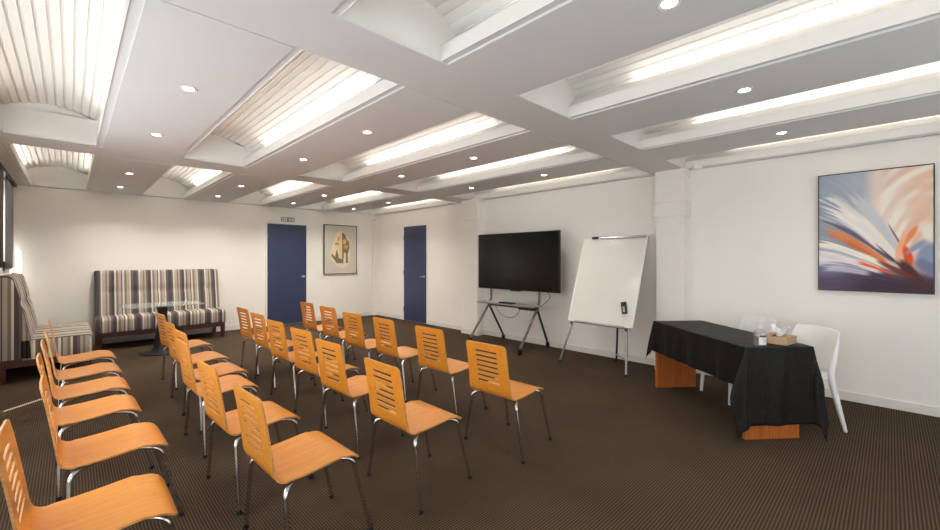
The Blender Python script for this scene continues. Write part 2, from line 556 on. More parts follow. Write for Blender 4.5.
def coffer_profile():
    """Lip, sloping light shelf, trough, then a ribbed barrel vault; x from the centre, z from H."""
    R, top, xe = 0.68, 0.312, 0.475
    zc = top-R
    right = [(HALF, 0.0), (HALF-.004, .080), (HALF+.072, .148), (HALF+.080, .144), (HALF+.060, .088)]
    th_e = math.asin(xe/R)
    n = 19
    arc = []
    dth = 2*th_e/n
    g = 0.16
    for k in range(n):
        t0 = -th_e + k*dth
        for (f, rr) in ((g, R), (1-g, R), (1-g+.05, R+.012), (1+g-.05, R+.012)):
            if k == n-1 and f > 1-g: continue
            t = t0 + f*dth
            arc.append((rr*math.sin(t), zc+rr*math.cos(t)))
    arc = [(-xe, zc+R*math.cos(th_e))] + arc + [(xe, zc+R*math.cos(th_e))]
    rt = [(xe, .088)]
    L = [(-x, z) for x, z in right] + [(-xe, .088)]
    return L + arc + rt + right[::-1]
CP = coffer_profile()
bm = bm_new()
L0 = 3.165
A = [bm.verts.new((x, 0, z+.006)) for x, z in CP]
B = [bm.verts.new((x, 1, z+.006)) for x, z in CP]
for i in range(len(CP)-1):
    bm.faces.new((A[i], A[i+1], B[i+1], B[i]))
capA = bm.faces.new(A); capB = bm.faces.new(B[::-1])
bmesh.ops.triangulate(bm, faces=[capA, capB], ngon_method='EAR_CLIP')
first = None
for (a, b) in COFFER_Y:
    for cx in COFFER_X:
        if first is None:
            o = first = obj('coffer_vault', bm, M['coffer'], ceil)
        else:
            o = first.copy(); COL.objects.link(o); o.parent = ceil
        o.location = (cx, a, H)
        o.scale = (1, b-a, 1)

# pilasters, skirting
def pilaster(name, y0, y1):
    bm = bm_new()
    xf = 5.135
    box(bm, (xf, y0, 0), (XR, y1, H+.012))
    for (z0, z1, p) in ((2.030, 2.090, .022), (1.858, 2.012, .022)):
        box(bm, (xf-p, y0-p, z0), (XR, y1+p, z1), .004)
    box(bm, (xf-.012, y0-.012, H-.075), (XR, y1+.012, H+.01), .003)
    struct(name, bm, M['wall'])
pilaster('trim_1', 1.685, 2.005)
pilaster('trim_2', 5.085, 5.480)
bm = bm_new(); box(bm, (5.215, YB-.07, 0), (XR, YB, H+.01), .003); box(bm, (5.195, YB-.09, 0), (XR, YB, .26), .003)
struct('trim_3', bm, M['wall'])
D1 = (2.827, 3.614, 2.068)     # door in the back wall: x0, x1, top
D2 = (6.737, 7.540, 2.062)     # door in the right wall: y0, y1, top
bm = bm_new()
for x0, x1 in ((XL, D1[0]-.03), (D1[1]+.03, 5.195)): box(bm, (x0, YB-.014, 0), (x1, YB, .085), .003)
struct('baseboard_back', bm, M['trim'])
bm = bm_new()
for y0, y1 in ((YF, 1.685), (2.005, 5.085), (5.48, D2[0]-.03), (D2[1]+.03, YB-.09)): box(bm, (XR-.014, y0, 0), (XR, y1, .085), .003)
for y0, y1 in ((1.673, 2.017), (5.073, 5.492)): box(bm, (5.121, y0, 0), (XR-.014, y1, .085), .003)
struct('baseboard_right', bm, M['trim'])
bm = bm_new(); box(bm, (XL, YF, 0), (XL+.014, YB-.014, .085), .003)
struct('baseboard_left', bm, M['trim'])

def door_parts(d, handle_c, out, along, hinges):
    """Lever handle on its rose and three hinges; out = unit vector into the room, along = toward the hinge side."""
    up = Vector((0, 0, 1))
    bm = bm_new()
    c = Vector(handle_c)
    tube(bm, [c, c+out*.010], .027, 18)
    tube(bm, [c+out*.008, c+out*.05], .010, 12)
    tube(bm, [c+out*.048-along*.004, c+out*.05+along*.03, c+out*.046+along*.075], .0095, 12)
    obj('handle', bm, M['nickel'], d, True)
    for z, hp in hinges:
        bm = bm_new(); tube(bm, [Vector(hp)+up*(z-.05), Vector(hp)+up*(z+.05)], .009, 10); obj('hinge', bm, M['nickel'], d, True)
bm = bm_new(); box(bm, (D1[0]+.004, YB-.022, .012), (D1[1]-.004, YB-.001, D1[2]-.004), .003); d1 = struct('door_1', bm, M['door'])
bm = bm_new()
box(bm, (D1[0]-.03, YB-.020, 0), (D1[0], YB, D1[2]+.03), .002); box(bm, (D1[1], YB-.020, 0), (D1[1]+.03, YB, D1[2]+.03), .002)
box(bm, (D1[0], YB-.020, D1[2]), (D1[1], YB, D1[2]+.03), .002); obj('door_frame', bm, M['wall'], d1)
door_parts(d1, (D1[1]-.06, YB-.022, .98), Vector((0, -1, 0)), Vector((-1, 0, 0)), [(z, (D1[0]-.002, YB-.026, 0)) for z in (.25, 1.05, 1.82)])
bm = bm_new(); box(bm, (XR-.022, D2[0]+.004, .012), (XR-.001, D2[1]-.004, D2[2]-.004), .003); d2 = struct('door_2', bm, M['door'])
bm = bm_new()
box(bm, (XR-.020, D2[0]-.03, 0), (XR, D2[0], D2[2]+.03), .002); box(bm, (XR-.020, D2[1], 0), (XR, D2[1]+.03, D2[2]+.03), .002)
box(bm, (XR-.020, D2[0], D2[2]), (XR, D2[1], D2[2]+.03), .002); obj('door_frame', bm, M['wall'], d2)
door_parts(d2, (XR-.022, D2[0]+.07, .98), Vector((-1, 0, 0)), Vector((0, 1, 0)), [(z, (XR-.026, D2[1]+.002, 0)) for z in (.25, 1.05, 1.82)])

# ---------------------------------------------------------------- added sheer daylight blinds; curtain and panel on the window wall
for i, (y0, y1, lab) in enumerate(((-1.75, 1.15, 'white sheer roller blind on the unseen added window beside the camera'), (1.65, 4.75, 'white sheer roller blind on the unseen added window beside the wooden chairs'))):
    bm = bm_new()
    n = 24
    V = [[bm.verts.new((XL+.012+.0015*math.sin(j*1.9), y0+(y1-y0)*j/n, z)) for z in (.42, 2.2)] for j in range(n+1)]
    for j in range(n): bm.faces.new((V[j][0], V[j+1][0], V[j+1][1], V[j][1]))
    t = thing('added_roller_blind', lab, 'blind', (0, 0, 0))  # unseen blind, added to scatter daylight into the room
    obj('fabric', bm, M['sheer'], t, True)
    bm = bm_new(); tube(bm, [(XL+.03, y0, 2.225), (XL+.03, y1, 2.225)], .028, 14); obj('roller', bm, M['white_plastic'], t, True)
    bm = bm_new(); box(bm, (XL+.004, y0, .40), (XL+.020, y1, .43), .003); obj('bottom_rail', bm, M['white_plastic'], t)

t = thing('added_roller_blind', 'wide white sheer roller blind on the unseen added window behind the camera', 'blind', (0, 0, 0))  # another unseen blind, added to soften light from behind
bm = bm_new()
V = [[bm.verts.new((FW[0]-.05+(FW[1]-FW[0]+.1)*j/40, YF+.012+.0015*math.sin(j*1.7), z)) for z in (.57, 2.15)] for j in range(41)]
for j in range(40): bm.faces.new((V[j][0], V[j+1][0], V[j+1][1], V[j][1]))
obj('fabric', bm, M['sheer'], t, True)
bm = bm_new(); tube(bm, [(FW[0]-.05, YF+.03, 2.175), (FW[1]+.05, YF+.03, 2.175)], .028, 14); obj('roller', bm, M['white_plastic'], t, True)
bm = bm_new(); box(bm, (FW[0]-.05, YF+.004, .55), (FW[1]+.05, YF+.020, .58), .003); obj('bottom_rail', bm, M['white_plastic'], t)

def drape(y0, y1, z0, z1, amp, waves, x):
    bm = bm_new()
    n = int(waves*10)
    V = []
    for j in range(n+1):
        y = y0+(y1-y0)*j/n
        xx = x + amp*math.sin(2*PI*waves*j/n)
        V.append([bm.verts.new((xx+.006*math.sin(j*.7)*k, y, z0+(z1-z0)*(1-k))) for k in (1, .5, 0)])
    for j in range(n):
        for k in range(2):
            bm.faces.new((V[j][k], V[j+1][k], V[j+1][k+1], V[j][k+1]))
    return bm
t = thing('curtain', 'dark brown full-height curtain drawn over the window behind the striped corner sofa', 'curtain', (0, 0, 0))
o = obj('fabric', drape(6.35, 7.30, 1.25, H-.035,   .014, 6, XL+.028), M['curtain'], t, True)
sm = o.modifiers.new('thickness', 'SOLIDIFY'); sm.thickness = .003
bm = bm_new(); box(bm, (XL+.002, 6.3, H-.035), (XL+.055, 8.66, H-.004), .003); obj('rail', bm, M['dark_metal'], t)
t = thing('blind_panel', 'grey fabric blind panel hanging in the corner beside the back wall', 'blind', (0, 0, 0))
o = obj('fabric', drape(7.64, 8.60, 1.22, H-.036, .003, 3, XL+.020), M['blind'], t, True)
sm = o.modifiers.new('thickness', 'SOLIDIFY'); sm.thickness = .003
bm = bm_new(); box(bm, (XL+.012, 7.64, 1.20), (XL+.028, 8.60, 1.225), .002); obj('bottom_rail', bm, M['alu'], t)

# ---------------------------------------------------------------- downlights
def make_downlight():
    t = thing('downlight', '', 'downlight')
    bm = bm_new()
    lathe(bm, [(.027, .010), (.031, .001), (.045, -.003), (.050, -.001), (.050, .004)], seg=24)
    obj('trim_ring', bm, M['alu_white'], t, True)
    bm = bm_new(); lathe(bm, [(0, .0005), (.030, .0005), (.030, .006)], seg=20)
    obj('lamp', bm, M['glow'], t)
    ld = bpy.data.lights.new('downlight_beam', 'SPOT')
    ld.energy = SPOT_POWER; ld.color = (1.0, .94, .86)
    ld.spot_size = math.radians(140); ld.spot_blend = 1.0; ld.shadow_soft_size = .03
    lo = bpy.data.objects.new('downlight_beam', ld); COL.objects.link(lo); lo.parent = t
    lo.location = (0, 0, -.012)
    return t
dl0 = None
GAPS = ['first and second', 'second and third', 'third and fourth', 'fourth and fifth']
dls = [(1, .64, 0, ''), (2, .64, 0, ''), (3, .64, 0, '')]
for k in range(4):
    dls += [(k, 3.05, 1, 'camera-side one'), (k, 4.36, 1, 'door-side one'), (k, 6.58, 2, 'camera-side one'), (k, 7.90, 2, 'door-side one')]
for (k, y, row, which) in dls:
    if dl0 is None: o = dl0 = make_downlight()
    else: o = copy_tree(dl0)
    o.location = ((.525, 1.775, 3.025, 4.275)[k], y, H-.003)
    rn = ('overhead light-coffer row', 'middle light-coffer row', 'light-coffer row by the back wall')[row]
    lab = 'round downlight between %s coffers of %s%s' % (GAPS[k], rn, (', ' + which) if which else '')
    tag(o, lab, 'downlight', 'recessed ceiling downlights')
    if row == 2:                                       # the far row burns brighter
        for c in o.children:
            if c.type == 'LIGHT': c.data = c.data.copy(); c.data.energy = SPOT_POWER*2.6

bm = bm_new(); lathe(bm, [(0, -.042), (.030, -.042), (.048, -.032), (.054, -.012), (.056, 0)], (5.16, 1.55, H+.010), 28)
t = obj('smoke_detector', bm, M['white_plastic'], None, True)
tag(t, 'round white smoke detector on the ceiling beside the wide pilaster by the painting', 'smoke detector')
t = thing('motion_sensor', 'small white motion sensor high in the corner where back and door walls meet', 'sensor', (5.20, YB-.11, 2.29))
bm = bm_new(); box(bm, (-.028, -.02, -.045), (.028, .02, .045), .008); obj('housing', bm, M['white_plastic'], t)
bm = bm_new(); box(bm, (-.02, -.026, -.032), (.02, -.018, .0), .003); obj('lens', bm, M['mount'], t)

# ---------------------------------------------------------------- plywood chairs
def slotted_shell():
    prof = [(-.301, .770), (-.286, .70), (-.272, .62), (-.259, .54), (-.250, .48), (-.243, .436), (-.228, .407), (-.192, .394), (-.14, .392),
            (-.05, .398), (.03, .406), (.08, .409), (.118, .404), (.147, .390), (.164, .370)]
    fine = catmull([(x, 0, z) for x, z in prof], 130)
    S = [0.0]
    for a, b in zip(fine, fine[1:]): S.append(S[-1]+(b-a).length)
    tot = S[-1]
    def at(s):
        s = max(0, min(tot, s))
        for i in range(len(S)-1):
            if S[i+1] >= s:
                return fine[i].lerp(fine[i+1], (s-S[i])/(S[i+1]-S[i]+1e-9))
        return fine[-1]
    st = [0, .004, .012, .024, .042]
    slots = []
    s = .054
    for k in range(7):
        slots.append((s, s+.0165)); st += [s, s+.0165]; s += .0360
    while s < tot-.045:
        st.append(s); s += .020
    st += [tot-.045, tot-.028, tot-.016, tot-.007, tot-.002, tot]
    st = sorted(st)
    def hw(s):
        f = s/tot
        w = .182 + .014*min(1, max(0, (f-.25)/.35))
        rc = .026
        if s < rc: w -= rc - math.sqrt(max(0, rc*rc-(rc-s)**2))
        e = tot-s; rc = .042
        if e < rc: w -= (rc - math.sqrt(max(0, rc*rc-(rc-e)**2)))
        return w
    tt = [-1, -.985, -.93, -.85, -.72, -.54, -.40, -.2, 0, .2, .40, .54, .72, .85, .93, .985, 1]
    bm = bm_new()
    V = []
    for s in st:
        p = at(s); w = hw(s)
        isback = max(0, 1-s/(tot*.52))
        V.append([bm.verts.new((p.x + .005*isback*t*t, t*w, p.z + (.006*t*t if isback == 0 and s < tot-.1 else 0))) for t in tt])
    for i in range(len(st)-1):
        hole = any(abs(st[i]-a) < 1e-6 and abs(st[i+1]-b) < 1e-6 for a, b in slots)
        for j in range(len(tt)-1):
            if hole and tt[j] >= -.541 and tt[j+1] <= .541: continue
            bm.faces.new((V[i][j], V[i][j+1], V[i+1][j+1], V[i+1][j]))
    bmesh.ops.remove_doubles(bm, verts=bm.verts[:], dist=1e-5)
    return bm

def make_wooden_chair():
    t = thing('wooden_chair', '', 'chair')
    o = obj('seat_shell', slotted_shell(), [M['ply'], M['ply_edge']], t, True)
    sm = o.modifiers.new('thickness', 'SOLIDIFY')
    sm.thickness = .008; sm.offset = 0; sm.material_offset_rim = 1; sm.use_even_offset = True
    es = o.modifiers.new('crisp_edges', 'EDGE_SPLIT'); es.split_angle = math.radians(40)
    R = .0105
    for sy in (1, -1):
        bm = bm_new()   # rear leg: from under the seat, out past its side, then down
        tube(bm, catmull([(-.10, sy*.115, .376), (-.155, sy*.162, .375), (-.188, sy*.188, .369), (-.204, sy*.202, .350), (-.207, sy*.210, .31), (-.2095, sy*.238, .16), (-.212, sy*.266, .012)], 30), R, 12)
        lg = obj('leg', bm, M['chrome'], t, True)
        bm = bm_new(); tube(bm, [(-.211, sy*.2655, .020), (-.2135, sy*.267, .0)], .0125, 12); obj('foot_cap', bm, M['rubber'], lg, True)
        bm = bm_new()
        tube(bm, catmull([(.03, sy*.108, .388), (.080, sy*.145, .387), (.112, sy*.164, .380), (.134, sy*.172, .356), (.144, sy*.175, .31), (.179, sy*.187, .16), (.214, sy*.199, .012)], 30), R, 12)
        lg = obj('leg', bm, M['chrome'], t, True)
        bm = bm_new(); tube(bm, [(.2135, sy*.1985, .020), (.215, sy*.1995, .0)], .0125, 12); obj('foot_cap', bm, M['rubber'], lg, True)
    bm = bm_new()
    for sy in (1, -1):
        tube(bm, [(-.115, sy*.112, .376), (-.04, sy*.110, .381), (.045, sy*.108, .388)], .0095, 10)
    tube(bm, [(-.09, -.112, .378), (-.09, .112, .378)], .009, 10)
    tube(bm, [(.03, -.108, .3875), (.03, .108, .3875)], .009, 10)
    obj('seat_frame', bm, M['chrome'], t, True)
    return t

ROWS = [
    ('row by the television', [(2.342, 1.965, 2), (2.464, 2.742, 2), (2.473, 3.455, 0), (2.454, 4.06, 3), (2.522, 4.79, 4), (2.555, 5.475, 3)]),
    ('second row from the television', [(1.544, 2.003, 0), (1.592, 2.785, 3), (1.652, 3.42, 4), (1.665, 4.06, 4), (1.714, 4.725, 3), (1.749, 5.375, 3)]),
    ('third row from the television', [(.851, 2.000, 2), (.834, 2.68, 3), (.857, 3.52, 2), (.925, 4.005, 3), (.938, 4.635, 4), (.973, 5.44, 5)]),
    ('row beside the window wall', [(.130, 2.075, 0), (.200, 2.80, 1), (.160, 3.52, 1), (.155, 4.13, 1), (.150, 4.76, 2), (.155, 5.46, 2)]),
]
ORD = ['sixth', 'fifth', 'fourth', 'third', 'second', 'first']
ch0 = None
for rname, chairs in ROWS:
    for i, (x, y, a) in enumerate(chairs):
        if ch0 is None: o = ch0 = make_wooden_chair()
        else: o = copy_tree(ch0)
        o.location = (x, y, 0)
        o.rotation_euler = (0, 0, math.radians(a))
        tag(o, 'orange slotted-back chair in the %s, %s from the back wall' % (rname, ORD[i]), 'chair', 'plywood chairs set out in rows')

# ---------------------------------------------------------------- striped sofas
def rounded_rect_profile(pts, r, seg=4):
    """Polygon with rounded corners; r may be per-corner."""
    out = []
    n = len(pts)
    for i, p in enumerate(pts):
        rr = r[i] if isinstance(r, (list, tuple)) else r
        p = Vector(p); a = Vector(pts[i-1]); b = Vector(pts[(i+1) % n])
        if rr <= 0:
            out.append(tuple(p)); continue
        u = (a-p).normalized(); v = (b-p).normalized()
        for k in range(seg+1):
            t = k/seg
            out.append(tuple((p+u*rr)*(1-t)**2 + p*2*t*(1-t) + (p+v*rr)*t*t))
    return out

def upholstered(profile, length, name, parent, tuft=None, nx=44, cap=0.012):
    """Sweep a (depth, z) profile along local x; stripes follow x on the sweep and depth on the ends."""
    bm = bm_new()
    uvl = bm.loops.layers.uv.new('UVMap')
    n = len(profile)
    cxp = sum(p[0] for p in profile)/n; czp = sum(p[1] for p in profile)/n
    xs_ = [0, .006, .016] + [length*(k+.5)/nx for k in range(nx)] + [length-.016, length-.006, length]
    rows = []
    for x in xs_:
        e = min(x, length-x)
        shr = 1.0 if e >= .016 else (0.965 if e <= 0 else .988)
        row = []
        for (d, z) in profile:
            dd, zz = cxp+(d-cxp)*shr, czp+(z-czp)*shr
            if tuft:
                dx, dz = tuft(x, dd, zz); dd += dx; zz += dz
            row.append(bm.verts.new((x, dd, zz)))
        rows.append(row)
    for i in range(len(rows)-1):
        for k in range(n):
            k2 = (k+1) % n
            f = bm.faces.new((rows[i][k], rows[i][k2], rows[i+1][k2], rows[i+1][k]))
            for lp in f.loops: lp[uvl].uv = (lp.vert.co.x, lp.vert.co.z)
    for row in (rows[0], rows[-1][::-1]):
        f = bm.faces.new(row)
        for lp in f.loops: lp[uvl].uv = (lp.vert.co.y*1.0+.05, lp.vert.co.z)
    me = bpy.data.meshes.new(name)
    bmesh.ops.recalc_face_normals(bm, faces=bm.faces[:])
    bm.to_mesh(me); bm.free()
    me.materials.append(M['stripe'])
    me.polygons.foreach_set('use_smooth', [True]*len(me.polygons))
    try: me.set_sharp_from_angle(angle=math.radians(50))
    except Exception: pass
    o = bpy.data.objects.new(name, me); COL.objects.link(o); o.parent = parent
    return o

def make_sofa(label, length, loc, rz, D, dz, buttons):
    """Armless bench; local x along its length, local y from front (0) to the wall (+depth)."""
    t = thing('striped_sofa', label, 'sofa', loc, rz)
    sd = D-.18
    seat = rounded_rect_profile([(0, .235+dz), (sd, .235+dz), (sd, .455+dz), (0.0, .455+dz)], [.02, .01, .01, .06])
    def seat_t(x, d, z):
        if z > .40+dz: return 0, .012*math.sin(PI*x/length)*math.sin(PI*min(1, max(0, d/sd)))
        return 0, 0
    upholstered(seat, length, 'seat', t, seat_t)
    back = rounded_rect_profile([(D-.275, .24+dz), (D-.004, .24+dz), (D-.004, 1.168), (D-.125, 1.168), (D-.185, .92), (D-.265, .47+dz)], [.01, .01, .03, .05, .10, .03], 5)
    bx = [length*(k+.5)/buttons for k in range(buttons)]
    def back_t(x, d, z):
        if d < D-.05 and .5 < z < 1.16:
            g = 0
            for b in bx: g += .032*math.exp(-((x-b)/.055)**2-((z-.84)/.06)**2) + .010*math.exp(-((x-b)/.025)**2)*math.exp(-((z-.84)/.22)**2)
            return g + .012*math.exp(-((z-.84)/.035)**2), 0
        return 0, 0
    # more profile points on the front of the backrest, so that the tufting can bend it
    P = []
    for i in range(len(back)):
        a, b = Vector(back[i]), Vector(back[(i+1) % len(back)])
        m_ = max(1, int((b-a).length/.03))
        for k in range(m_): P.append(tuple(a.lerp(b, k/m_)))
    upholstered(P, length, 'backrest', t, back_t, nx=64)
    for b in bx:
        bm = bm_new(); bmesh.ops.create_uvsphere(bm, u_segments=12, v_segments=8, radius=.013)
        bmesh.ops.scale(bm, vec=(1, .5, 1), verts=bm.verts[:])
        obj('button', bm, M['curtain'], t, True, (b, D-.205+.056, .84))
    bm = bm_new()
    z0, z1 = .165+dz, .238+dz
    box(bm, (.01, .015, z0), (length-.01, .055, z1), .004); box(bm, (.01, D-.06, z0), (length-.01, D-.02, z1), .004)
    box(bm, (.01, .055, z0), (.05, D-.06, z1), .004); box(bm, (length-.05, .055, z0), (length-.01, D-.06, z1), .004)
    obj('base_rail', bm, M['mahogany'], t)
    for x in (.04, length-.04):
        for y in (.045, D-.05):
            bm = bm_new()
            vs = box(bm, (x-.03, y-.03, 0), (x+.03, y+.03, .17+dz), 0)
            for v in vs:
                if v.co.z < .01: v.co.x = x+(v.co.x-x)*.78; v.co.y = y+(v.co.y-y)*.78
            obj('leg', bm, M['mahogany'], t)
    return t
make_sofa('long striped armless sofa against the back wall behind the glass table', 1.665, (.265, YB-.70, 0), 0.0, .68, .025, 5)
make_sofa('striped armless sofa against the window wall beside the curtain', 1.40, (XL+.80, 6.64, 0), PI/2, .78, 0, 4)

# ---------------------------------------------------------------- glass table
t = thing('pedestal_table', 'low glass-topped table on a black trumpet pedestal before the long sofa', 'table', (.955, 7.36, 0))
bm = bm_new()
pl = rounded_rect_profile([(-.46, -.34), (.46, -.34), (.46, .34), (-.46, .34)], .04)
prism(bm, pl, 'z', .688, .700); obj('glass_top', bm, [M['glass']], t)
bm = bm_new()
lathe(bm, [(0, .004), (.255, .004), (.262, .012), (.255, .020), (.16, .028), (.13, .05), (.112, .10), (.088, .25), (.066, .42), (.058, .55), (.062, .62), (.080, .68), (.084, .688), (0, .688)], seg=40)
obj('pedestal', bm, M['black'], t, True)

# ---------------------------------------------------------------- television on its trolley
Y0t, Y1t = 3.262, 4.858
t = thing('television', 'large flat black television mounted on the wheeled trolley', 'tv', (4.93, (Y0t+Y1t)/2, .865))
W2 = (Y1t-Y0t)/2; HT = .893
bm = bm_new(); box(bm, (.0, -W2, 0), (.045, W2, HT), .004); obj('housing', bm, M['black'], t)
bm = bm_new(); box(bm, (-.002, -W2+.010, .016), (.002, W2-.010, HT-.010)); obj('screen', bm, M['screen'], t)
bm = bm_new(); box(bm, (-.004, -.10, -.014), (.03, .10, .003), .004); obj('sensor_bar', bm, M['dark_metal'], t)
st = thing('tv_stand', 'grey wheeled A-frame trolley with a shelf under the television', 'tv stand', (4.95, 4.1, 0))
for yy, fy, ry, fx in ((-.445, -.455, -.44, -.42), (.53, .66, .45, -.30)):
    bm = bm_new()
    tube(bm, catmull([(.055, yy, 1.45), (.055, yy, .80), (.048, yy, .70), (.012, yy, .62), (.012+(fx-.012)*.27, yy*.73+fy*.27, .475), (.012+(fx-.012)*.54, yy*.46+fy*.54, .33), (fx+.01, fy, .085)], 30), .020, 12)
    lg = obj('front_leg', bm, M['steel_grey'], st, True)
    bm = bm_new(); tube(bm, [(.005, yy, .60), (.14, yy*.5+ry*.5, .33), (.262, ry, .085)], .017, 12)
    lr = obj('rear_leg', bm, M['dark_metal'], st, True)
    for l_, cxw, cyw in ((lg, fx, fy), (lr, .270, ry)):
        bm = bm_new()
        tube(bm, [(cxw, cyw-.014, .033), (cxw, cyw+.014, .033)], .033, 20)
        box(bm, (cxw-.022, cyw-.020, .040), (cxw+.022, cyw+.020, .078), .006)
        obj('caster', bm, M['rubber'], l_, True)
bm = bm_new(); box(bm, (-.20, -.50, .640), (.03, .62, .662), .004); obj('shelf', bm, mat('grey_shelf_laminate', srgb(150, 140, 132), .45), st)
bm = bm_new(); tube(bm, [(.015, -.445, .605), (.015, .53, .605)], .016, 12); obj('crossbar', bm, M['dark_metal'], st, True)
bm = bm_new(); box(bm, (-.02, -.46, .575), (.03, -.10, .632), .004); obj('cable_tray', bm, M['dark_metal'], st)
bm = bm_new()
for yy in (-.445, .53): box(bm, (.028, yy-.03, .93), (.065, yy+.03, 1.62), .003)
box(bm, (.045, -.5, 1.10), (.065, .5, 1.18), .003); box(bm, (.045, -.5, 1.42), (.065, .5, 1.50), .003)
obj('mounting_bracket', bm, M['dark_metal'], st)
bm = bm_new(); box(bm, (4.775, 4.0, .6635), (4.865, 4.26, .682), .003)
tag(obj('media_box', bm, M['black']), 'slim black box lying on the trolley shelf under the television', 'media box')
bm = bm_new(); box(bm, (4.775, 4.33, .6635), (4.93, 4.53, .6665), .001)
tag(obj('paper_sheet', bm, M['label']), 'white sheet of paper lying on the trolley shelf', 'paper')
bm = bm_new()
tube(bm, catmull([(4.97, 4.50, .58), (4.98, 4.40, .47), (4.99, 4.26, .42), (4.99, 4.10, .46), (4.99, 3.98, .60)], 26), .004, 8)
tube(bm, catmull([(5.03, 3.58, .90), (5.06, 3.50, .80), (5.04, 3.55, .72), (4.99, 3.62, .64)], 20), .004, 8)
tag(obj('power_cable', bm, M['black'], None, True), 'thin black cable looping under the trolley shelf', 'cable')

# wall outlets by the trolley
t = thing('wall_outlet', 'white surface-mounted power outlet trunking low on the wall beside the trolley', 'outlet', (XR-.013, 5.28, 0))
bm = bm_new(); box(bm, (-.17+.18-.055, -.155, .205), (.012, .17, .285), .006); obj('upper_box', bm, M['white_plastic'], t)
bm = bm_new(); box(bm, (-.045, -.155, .095), (.012, .17, .195), .006); obj('lower_box', bm, M['white_plastic'], t)

# ---------------------------------------------------------------- whiteboard easel
BL, BR = Vector((4.655, 2.925, .553)), Vector((4.655, 2.082, .546))
TL, TR = Vector((5.05, 2.960, 1.641)), Vector((5.05, 2.083, 1.617))
ex = (BR-BL).normalized(); ez = ((TL-BL).normalized() + (TR-BR).normalized()).normalized()
ez = (ez-ex*ez.dot(ex)).normalized(); ey = ez.cross(ex).normalized()     # ey: behind the board
if ey.x < 0: ey = -ey
ctr = (BL+BR+TL+TR)/4
BW, BH = ((BR-BL).length+(TR-TL).length)/2, ((TL-BL).length+(TR-BR).length)/2
t = thing('flipchart_easel', 'white flipchart easel leaning back on three metal legs beside the television', 'whiteboard', (ctr.x, ctr.y, 0))
off = Vector((ctr.x, ctr.y, 0))
def bp(a, b, c=0.0):   # board coordinates: across, up, behind
    return ctr - off + ex*a + ez*b + ey*c
bm = bm_new(); obox(bm, bp(0, 0, .010), (BW, .014, BH), (ex, ey, ez), .002); obj('board', bm, M['board'], t)
bm = bm_new()
for sa in (-1, 1): obox(bm, bp(sa*(BW/2-.004), 0, .009), (.014, .022, BH+.006), (ex, ey, ez), .002)
for sb in (-1, 1): obox(bm, bp(0, sb*(BH/2-.003), .009), (BW, .022, .012), (ex, ey, ez), .002)
obj('board_frame', bm, M['white_plastic'], t)
bm = bm_new(); obox(bm, bp(BW*.145, BH/2-.004, -.012), (BW*.70, .024, .030), (ex, ey, ez), .006); obj('clamp_bar', bm, M['alu'], t)
bm = bm_new(); obox(bm, bp(-BW*.30, BH/2-.004, -.008), (.085, .030, .028), (ex, ey, ez), .005); obj('clamp_knob', bm, M['black'], t)
bm = bm_new(); obox(bm, bp(.02, -BH/2-.012, -.012), (BW-.20, .05, .010), (ex, ey, ez), .003); obox(bm, bp(.02, -BH/2-.004, -.036), (BW-.20, .005, .022), (ex, ey, ez), .002)
obj('pen_tray', bm, M['alu'], t)
for a_, foot in ((-BW/2+.055, Vector((4.595, 3.026, 0))), (BW/2-.075, Vector((4.552, 2.114, 0)))):
    bm = bm_new()
    top = bp(a_, .30, .030); mid = bp(a_, -BH/2-.03, .030)
    tube(bm, [top, mid, foot-off+Vector((0, 0, .014))], .0135, 12)
    lg = obj('leg', bm, M['alu'], t, True)
    bm = bm_new(); tube(bm, [foot-off+Vector((0, 0, .03)), foot-off], .017, 12); obj('foot_cap', bm, M['rubber'], lg, True)
    bm = bm_new(); tube(bm, [mid-ey*.018, mid-ey*.03], .014, 12); obj('knob', bm, M['black'], lg, True)
bm = bm_new()
rf = Vector((5.135, 2.515, 0))
tube(bm, [bp(.10, .35, .045), rf-off+Vector((0, 0, .012))], .0125, 12)
lg = obj('leg', bm, M['dark_metal'], t, True)
bm = bm_new(); tube(bm, [rf-off+Vector((0, 0, .03)), rf-off], .017, 12); obj('foot_cap', bm, M['rubber'], lg, True)
bm = bm_new(); tube(bm, [rf-off+Vector((-.005, .0, .10)), Vector((4.578, 2.115, .18))-off], .008, 10); obj('brace', bm, M['alu'], t, True)
# eraser and marker belong to the board's user: things of their own
e = thing('board_eraser', 'black magnetic eraser stuck to the lower part of the flipchart board', 'eraser', tuple(bp(.300, -.345, -.018)+off))
ang = .26
exr = ex*math.cos(ang)+ez*math.sin(ang); ezr = ez*math.cos(ang)-ex*math.sin(ang)
bm = bm_new(); obox(bm, (0, 0, 0), (.062, .028, .145), (exr, ey, ezr), .008); obj('body', bm, M['black'], e)
bm = bm_new(); obox(bm, -ey*.0145-ezr*.022, (.026, .003, .07), (exr, ey, ezr), .001); obj('grip', bm, M['alu'], e)
bm = bm_new()
mc = bp(-.06, -BH/2-.001, -.022)+off
tube(bm, [mc-ex*.065, mc+ex*.02], .008, 10)
m_ = thing('marker_pen', 'red-capped white marker lying in the flipchart pen tray', 'marker', tuple(mc))
bm.free()
bm = bm_new(); tube(bm, [ex*-.03, ex*.085], .0075, 10); obj('barrel', bm, M['label'], m_, True)
bm = bm_new(); tube(bm, [ex*-.075, ex*-.028], .0090, 10); obj('cap', bm, M['red'], m_, True)

